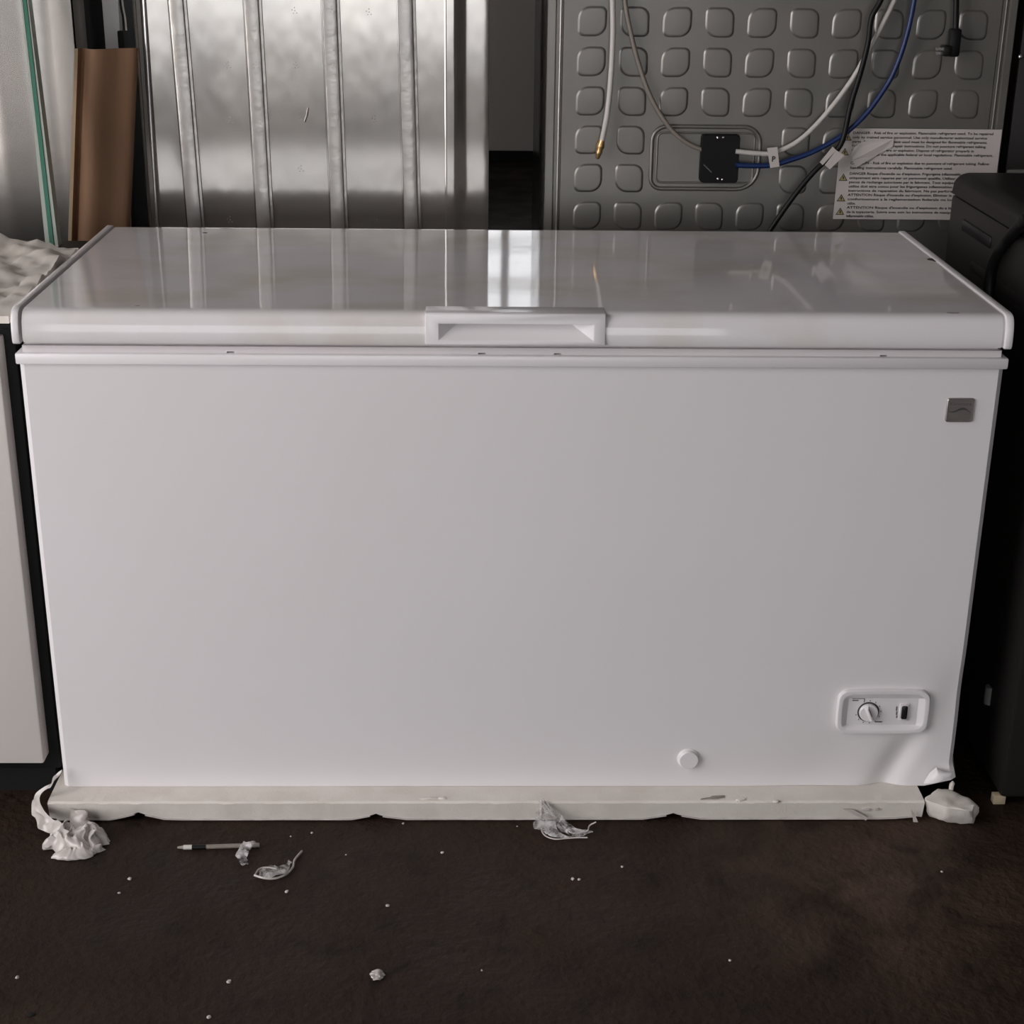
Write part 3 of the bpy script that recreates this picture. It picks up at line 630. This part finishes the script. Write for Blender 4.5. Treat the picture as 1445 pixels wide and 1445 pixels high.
for v, dy in ((69, -.028), (75, -.016)):
    a, b = PY(1320, v, YP+dy), PY(1332, v, YP+dy); box('prong', a.x, b.x, YP+dy-.001, YP+dy+.001, a.z-.003, a.z+.003, M['steel'], PL)

# plain galvanised neighbour and the dark one
PF = tag(empty('plain_refrigerator', (-1.3, 1.3, 0)), 'back of a plain shiny galvanised refrigerator above the crumpled packing sheet', 'refrigerator')
xb = PY(104, 60, .93).x
appliance_shell(PF, -1.75, xb, .945, 1.05, 1.78, M['fridge'])
box('door', -1.75, xb, 1.052, 1.66, .06, 1.78, M['blackpaint'], PF, .006)  # black block added to give the slot its darkness, not an actual door
prof = [(-1.75, .945)]
for k in range(60):
    x = -1.749+(xb+1.749)*k/59; prof.append((x, .932+.0016*math.sin(x*38)+.0006*math.sin(x*91+1)))
prof.append((xb, .945))
profile_panel('back_panel', prof, .05, 1.76, M['galvsoft'], PF)
FRt = tag(empty('dark_refrigerator', (1.4, 1.3, 0)), 'back of a dark grey refrigerator standing behind the graphite washer', 'refrigerator')
xa = PY(1434, 120, .91).x
appliance_shell(FRt, xa+.002, 1.95, .925, 1.62, 1.78, M['fridgeside'])
box('back_panel', xa, 1.952, .91, .926, .05, 1.76, M['graphite'], FRt, .004)
zz = PY(1440, 243, .905).z; box('lower_trim', xa+.002, 1.945, .900, .912, zz-.016, zz+.006, M['fridge'], FRt, .002)
p = PY(1440, 80, .905); blob('screw', [(p, (.005, .004, .005), 0)], M['steel'], FRt, amp=.1, sub=2)

# things stuck in the slot between the plain and the ribbed refrigerator
def leaning_slab(name, top, bot_, y_top, y_bot, depth, m, parent=None):
    (u0, u1, v), (w0, w1, v2) = top, bot_
    a, b, c, d = PY(u0, v, y_top), PY(u1, v, y_top), PY(w1, v2, y_bot), PY(w0, v2, y_bot)
    k = (c.z)/(b.z-c.z) if b.z != c.z else 0                    # run on to the floor
    e, f = c+(c-b)*k, d+(d-a)*k; g, h = a+(a-d)*.9, b+(b-c)*.9
    return prism(name, [g, h, e, f], (0, depth, 0), m, parent, smooth=None)
tag(leaning_slab('white_post', (144.5, 167, 10), (149, 170, 66), 1.12, 1.12, .03, M['plastic']), 'narrow white upright in the slot behind the cardboard edge guard', 'post')
WR = tube('dangling_wire', curve([(168, -60), (170, 0), (174, 25), (177, 43)], 1.09), .0028, M['cable'])
tag(WR, 'thin black wire dangling beside the narrow white upright', 'wire')
a, b = PY(166, 46, 1.09), PY(175, 68, 1.09); box('wire_connector', a.x, b.x, 1.085, 1.10, b.z-.03, a.z+.004, M['dark'], WR, .002)
tube('white_strand', curve([(170, -60), (172.5, 0), (176.5, 25), (178, 43)], 1.083), .0022, M['tubew'], WR, 6)
tag(tube('loose_cable', curve([(188, 130), (185, 160), (187, 190), (182.5, 225), (185, 255), (187, 285), (188, 330), (189, 420)], .87), .004, M['cable']), 'thin black cable hanging between cardboard guard and ribbed steel', 'cable')

# cardboard edge guard
cp_t = [(105, 66), (110.5, 67.5), (113.5, 68.5), (117, 66), (120, 68.5), (125, 71), (132, 73.5), (141, 74.5), (149, 74), (156, 72), (163, 69), (170, 67.5), (178, 66.5), (184, 65), (190, 63.5)]
dep = [0, -.002, .012, .012, .006, -.006, -.014, -.012, -.004, .004, .011, .017, .021, .024, .030]
u = [c[0] for c in cp_t]; n = len(u); YC = .82
axis_t = PY(147, 69, YC); axis_b = PY(136, 355, YC-.015); k = axis_b.z/(axis_t.z-axis_b.z); foot = axis_b+(axis_b-axis_t)*k
wx = [PY(uu, 69, YC).x-axis_t.x for uu in u]
V, Fc = [], []
for j in range(13):
    t = j/12; c = foot.lerp(axis_t, t)
    for i in range(n): V.append((c.x+wx[i]*(1.02-.02*t), c.y+dep[i], c.z if t < 1 else c.z+0*dep[i]))
m = len(V); V += [(x+.0006, y+.0045, z) for x, y, z in V]
for j in range(12):
    for i in range(n-1): a = j*n+i; Fc += [(a, a+1, a+n+1, a+n), (a+m, a+n+m, a+n+1+m, a+1+m)]
    a = j*n; Fc.append((a, a+n, a+n+m, a+m)); a = j*n+n-1; Fc.append((a, a+m, a+n+m, a+n))
for i in range(n-1): Fc += [(i, i+m, i+1+m, i+1)]; a = 12*n+i; Fc += [(a, a+1, a+1+m, a+m)]
cg = link_mesh('cardboard_edge_guard', V, Fc, M['board'], None, 50)
cg.data.materials.append(M['boardedge'])
for p in cg.data.polygons:
    if p.center.x - (foot.lerp(axis_t, max(0, min(1, p.center.z/axis_t.z)))).x < wx[1]-.001: p.material_index = 1
tag(cg, 'tall brown cardboard edge guard leaning between two refrigerators', 'cardboard')

# green glass sheet seen edge on
GL = tag(empty('glass_sheet', PY(74, 345, .60)), 'narrow green glass sheet leaning edge on behind the packing sheet', 'glass')
def strip(name, ut, ub, m, y0, dep_):
    at, bt, ab, bb = PY(ut[0], 0, y0+.15), PY(ut[1], 0, y0+.15), PY(ub[0], 345, y0), PY(ub[1], 345, y0)
    k = (ab.z-.8935)/(at.z-ab.z); g = .5
    a2, b2, a1, b1 = at+(at-ab)*g, bt+(bt-bb)*g, ab-(at-ab)*k, bb-(bt-bb)*k
    return prism(name, [a2, b2, b1, a1], (-.0, dep_, 0), m, GL, smooth=None)
strip('sheet_core', (32, 37), (70, 76), M['glass'], .60, .03)
strip('ground_edge', (29.5, 31.2), (64, 70.2), M['glasspale'], .602, .028)
strip('ground_edge', (37.3, 39.5), (76.8, 82), M['glasspale'], .602, .028)

# ------------------------------------------------------------------ graphite washer beside the freezer
WX, WZ = PY(1344, 262, .70).x, PY(1360, 243.5, .70).z
WA = tag(empty('graphite_washer', (1.25, .36, 0)), 'dark graphite washer with rounded top edge beside the freezer', 'washer')
wx0 = min(WX, PY(1420, 1140, .0).x)
zs = PY(1345, 272, .70).z
box('body', wx0, 1.60, -.004, .70, .02, zs-.002, M['graphite'], WA, .008)
box('seam', wx0+.010, 1.59, .006, .69, zs-.003, zs+.001, M['graphite'], WA)
prof = [(wx0, zs), (wx0+.002, zs+.012)]
hh = WZ-zs
for k in range(7): a = math.pi-(math.pi/2)*k/6; prof.append((wx0+.034+.032*math.cos(a), WZ-.026+.026*math.sin(a)))
prof += [(1.566, WZ), (1.60, zs)]
prism('top_cap', [Vector((x, -.004, z)) for x, z in prof], (0, .704, 0), M['graphite'], WA, smooth=50)
for sx in (wx0+.06, 1.54):
    for sy in (.06, .64): box('foot', sx-.025, sx+.025, sy-.025, sy+.025, 0, .022, M['black'], WA)
zr = PY(1375, 330, .5).z
box('side_grip', wx0-.004, wx0+.004, .42, .60, zr-.012, zr+.010, M['black'], WA, .003)
box('side_rib', wx0-.003, wx0+.003, .10, .52, zr-.075, zr-.055, M['graphite'], WA, .003)
p = PY(1376, 1015.5, .02); tube('hose_clip', [Vector((wx0+.001, p.y+.1, p.z+.015)), Vector((wx0+.001, p.y+.1, p.z-.02))], .010, M['grey'], WA, 12)
# hose over the washer edge
def PX(u, v, x): d = ray(u, v); return CAM + d*((x-CAM.x)/d.x)
hp = [PZ(1500, 268, WZ+.012), PZ(1472, 290, WZ+.012), PZ(1449, 309, WZ+.0125), PX(1428, 331, wx0-.009), PX(1411, 353, wx0-.0125), PX(1401, 374, wx0-.0125), PX(1396.5, 397, wx0-.0125), PX(1395, 425, wx0-.0125), PX(1396, 480, wx0-.0125), PX(1397, 560, wx0-.0125)]
tag(tube('drain_hose', catmull(hp, 8), .0105, M['cable']), 'thick black hose draped over the edge of the graphite washer', 'hose')
# pale card scrap by the washer foot
a = PZ(1409, 1132, .003); cs = box('card_scrap', a.x-.011, a.x+.011, a.y-.004, a.y+.012, .0005, .018, M['card'], None, .001); cs.rotation_euler = (0, 0, 0)
tag(cs, 'small pale card scrap on the floor beside the washer corner', 'scrap')

# ------------------------------------------------------------------ far appliance seen through the slot
FA = tag(empty('far_white_refrigerator', (.2, 8.2, 0)), 'white refrigerator far behind seen through the slot between refrigerators', 'refrigerator')
fz = PY(720, 212, 7.7).z
box('cabinet', -.55, .9, 7.72, 8.4, .03, 1.75, M['farwhite'], FA, .01)
box('door', -.55, .9, 7.66, 7.72, max(fz, .06), 1.74, M['farwhite'], FA, .012)
box('toe_kick', -.54, .89, 7.69, 7.76, 0, max(fz, .06), M['dark'], FA)

# ------------------------------------------------------------------ litter on the floor
def fp(u, v, z=.003): return PZ(u, v, z)
c = fp(108, 1192, .012)
PW = tag(empty('plastic_wrap', (c.x, c.y, 0)), 'crumpled milky plastic wrap hanging off the foam tray corner onto the floor', 'plastic wrap')
def film_heap(name, c, rx, ry, h, seed, parent, rot=0.0, nr=26, na=96):
    V, Fc = [Vector((c.x, c.y, h))], []
    for i in range(1, nr+1):
        t = i/nr
        for k in range(na):
            a = 2*math.pi*k/na; ro = 1+.42*noise.noise((math.cos(a)*1.6+seed, math.sin(a)*1.6, seed))+.16*noise.noise((math.cos(a)*5, math.sin(a)*5+seed, 2))
            x, y = math.cos(a)*t*rx*ro, math.sin(a)*t*ry*ro
            X = c.x+x*math.cos(rot)-y*math.sin(rot); Y = c.y+x*math.sin(rot)+y*math.cos(rot); q = Vector((X*34, Y*34, seed))
            rg = 1-2.2*abs(noise.noise(q)); rg2 = 1-2.2*abs(noise.noise(q*2.1+Vector((4, 4, 0))))
            z = h*(1-t**3)*(.50+.42*rg+.22*rg2)+.0015
            V.append(Vector((X+.010*noise.noise(q*.9+Vector((11, 0, z*60))), Y+.010*noise.noise(q*.9+Vector((0, 17, z*60))), max(.0008, z))))
    for k in range(na): Fc.append((0, 1+k, 1+(k+1) % na))
    for i in range(nr-1):
        for k in range(na): a = 1+i*na; Fc.append((a+k, a+na+k, a+na+(k+1) % na, a+(k+1) % na))
    n = len(V); Fc.append(tuple(range(n-1, n-na-1, -1)))
    return link_mesh(name, V, Fc, M['wrap'], parent, 38)
film_heap('crumpled_film', fp(105, 1192, .0), .045, .033, .042, 3.3, PW, -.15)
film_heap('crumpled_film', fp(126, 1190, .0), .030, .030, .034, 8.1, PW, .5)
film_heap('crumpled_film', fp(112, 1205, .0), .042, .018, .020, 5.7, PW, .1)
rp = catmull([PY(83, 1093, yl+.035), PY(74, 1106, yl+.02), PZ(55, 1126, .046), PZ(52, 1141, .034), PZ(60, 1156, .024), PZ(75, 1170, .018), PZ(100, 1185, .014)], 8)
ribbon('twisted_tail', rp, lambda t: .012+.022*t, M['wrap'], PW, amp=.008, freq=45, seed=2, nw=12, smooth=30, wdir=Vector((.8, .1, .55)))
ribbon('upper_tuft', catmull([PZ(118, 1182, .015), PY(114, 1165, yl-.025), PY(112, 1152, yl-.012), PY(110, 1146, yl-.006)], 8), lambda t: .036-.014*t, M['wrap'], PW, amp=.008, freq=50, seed=8, nw=12, smooth=30, wdir=Vector((1, 0, 0)))
ribbon('loose_flap', catmull([PZ(88, 1186, .012), PZ(72, 1192, .008), PZ(61, 1199, .003)], 8), lambda t: .018-.012*t, M['wrap'], PW, amp=.005, freq=60, seed=4, nw=8, smooth=30)
# clear film hanging off the tray in the middle
CF = tag(empty('clear_film', fp(797, 1180, 0)), 'torn strip of clear plastic film hanging from the tray front', 'plastic film')
ribbon('film_strip', catmull([PY(765, 1129, yl-.003), PY(774, 1145, yl-.010), PY(790, 1162, yl-.022), PZ(806, 1174, .006), PZ(825, 1180, .003)], 8), lambda t: .010+.018*t, M['clear'], CF, amp=.007, freq=60, seed=1, nw=12, smooth=25, wdir=Vector((1, .2, .4)))
ribbon('film_veil', catmull([PY(767, 1132, yl-.003), PY(768, 1150, yl-.008), PZ(770, 1168, .010), PZ(785, 1180, .004), PZ(806, 1182, .003)], 8), lambda t: .008+.028*math.sin(math.pi*t), M['clear'], CF, amp=.007, freq=55, seed=6, nw=12, smooth=25, wdir=Vector((1, 0, .1)))
for pth in (((765, 1130, .9), (764, 1150, .7), (763, 1165, .3), (768, 1178, 0), (782, 1184, 0), (800, 1183, 0), (815, 1182, 0), (829, 1182, 0)), ((765, 1130, .9), (778, 1146, .6), (793, 1164, .2), (806, 1175, 0), (818, 1175, 0), (829, 1172, 0), (832, 1165, .1), (841, 1160, .2))):
    P = [PY(u, v, yl-.004-.02*(1-k)) if k > .05 else PZ(u, v, .004) for u, v, k in pth]
    for p in P: p.z = max(p.z, .003)
    tube('film_edge', catmull(P, 6), .0013, M['wrap'], CF, 5)
# pen with a twist of film, and a boat-shaped clear scrap
PN = tag(empty('marker_pen', fp(310, 1194, 0)), 'thin dark and grey pen lying on the floor in front of the freezer', 'pen')
def on_floor(u, v, z): return PZ(u, v, z)
a, b, c_, d_, e_ = [PZ(u, v, .0045) for u, v in ((250.5, 1196), (259, 1195.6), (271, 1195.4), (291, 1195), (366, 1192.5))]
tube('tip', [a, a.lerp(b, .6), b], lambda t: .0018+.0018*t, M['smudge'], PN, 8)
tube('white_collar', [b, c_], .0042, M['tubew'], PN, 10)
tube('grip', [c_, d_], .0044, M['cable'], PN, 10)
tube('barrel', [d_, e_], .0040, M['tubeg'], PN, 10)
tag(ribbon('film_twist', catmull([PZ(352, 1190, .012), PZ(345, 1200, .008), PZ(341, 1212, .004), PZ(346, 1221, .003)], 8), lambda t: .022-.010*t, M['clear'], None, amp=.006, freq=70, seed=12, nw=10, smooth=25), 'small twist of clear film lying across the pen', 'plastic film')
BS = tag(empty('clear_scrap', fp(395, 1225, 0)), 'curved clear plastic scrap lying beside the pen on the floor', 'plastic film')
P1 = [(359, 1235), (372, 1239), (388, 1239.5), (403, 1234), (413, 1224), (416, 1213), (426, 1201)]
ribbon('scrap_film', catmull([PZ(365, 1233, .006), PZ(380, 1232, .008), PZ(396, 1228, .008), PZ(410, 1218, .006)], 8), lambda t: .010+.020*math.sin(math.pi*min(1, t+.1)), M['clear'], BS, amp=.006, freq=80, seed=21, nw=10, smooth=25)
tube('scrap_rim', catmull([PZ(u, v, .004) for u, v in P1], 6), .0020, M['wrap'], BS, 6)
tube('scrap_rim', catmull([PZ(u, v, .009) for u, v in ((360, 1234), (366, 1226), (376, 1224), (390, 1226))], 6), .0014, M['wrap'], BS, 6)
# crumbs
crumbs = [(532, 1376, .0085), (405, 1258, .003), (183, 1240, .003), (168, 1260, .002), (323, 1385, .003), (547, 1278, .0028), (624, 1203, .0025), (569, 1162, .0022), (808, 1240, .003), (817, 1241, .0022), (878, 1223, .0022), (1030, 1355, .002), (680, 1369, .0018), (295, 1435, .003), (440, 1175, .002), (1329, 1230, .002), (24, 1379, .003), (410, 1180, .0016), (488, 1206, .0016), (730, 1166, .0016)]
for i, (u, v, r) in enumerate(crumbs):
    p = PZ(u, v, r*.5)
    o = blob('foam_crumb', [(p, (r*1.1, r, r*.7), i)], M['wrap'], None, amp=.4, freq=200, seed=i, sub=3 if i == 0 else 2, zmin=.0003)
    if i == 0: tag(o, 'largest pale foam crumb on the open dark floor', 'crumb', 'foam crumbs scattered on the floor')
    else: tag(o, 'tiny pale foam crumb scattered on the dark floor', 'crumb', 'foam crumbs scattered on the floor')
p = PZ(44, 1431, .001); tag(blob('oil_spot', [(p, (.006, .005, .0012), 0)], M['dark'], None, amp=.2, freq=60, sub=2, zmin=.0002), 'small black tar spot on the floor', 'spot')
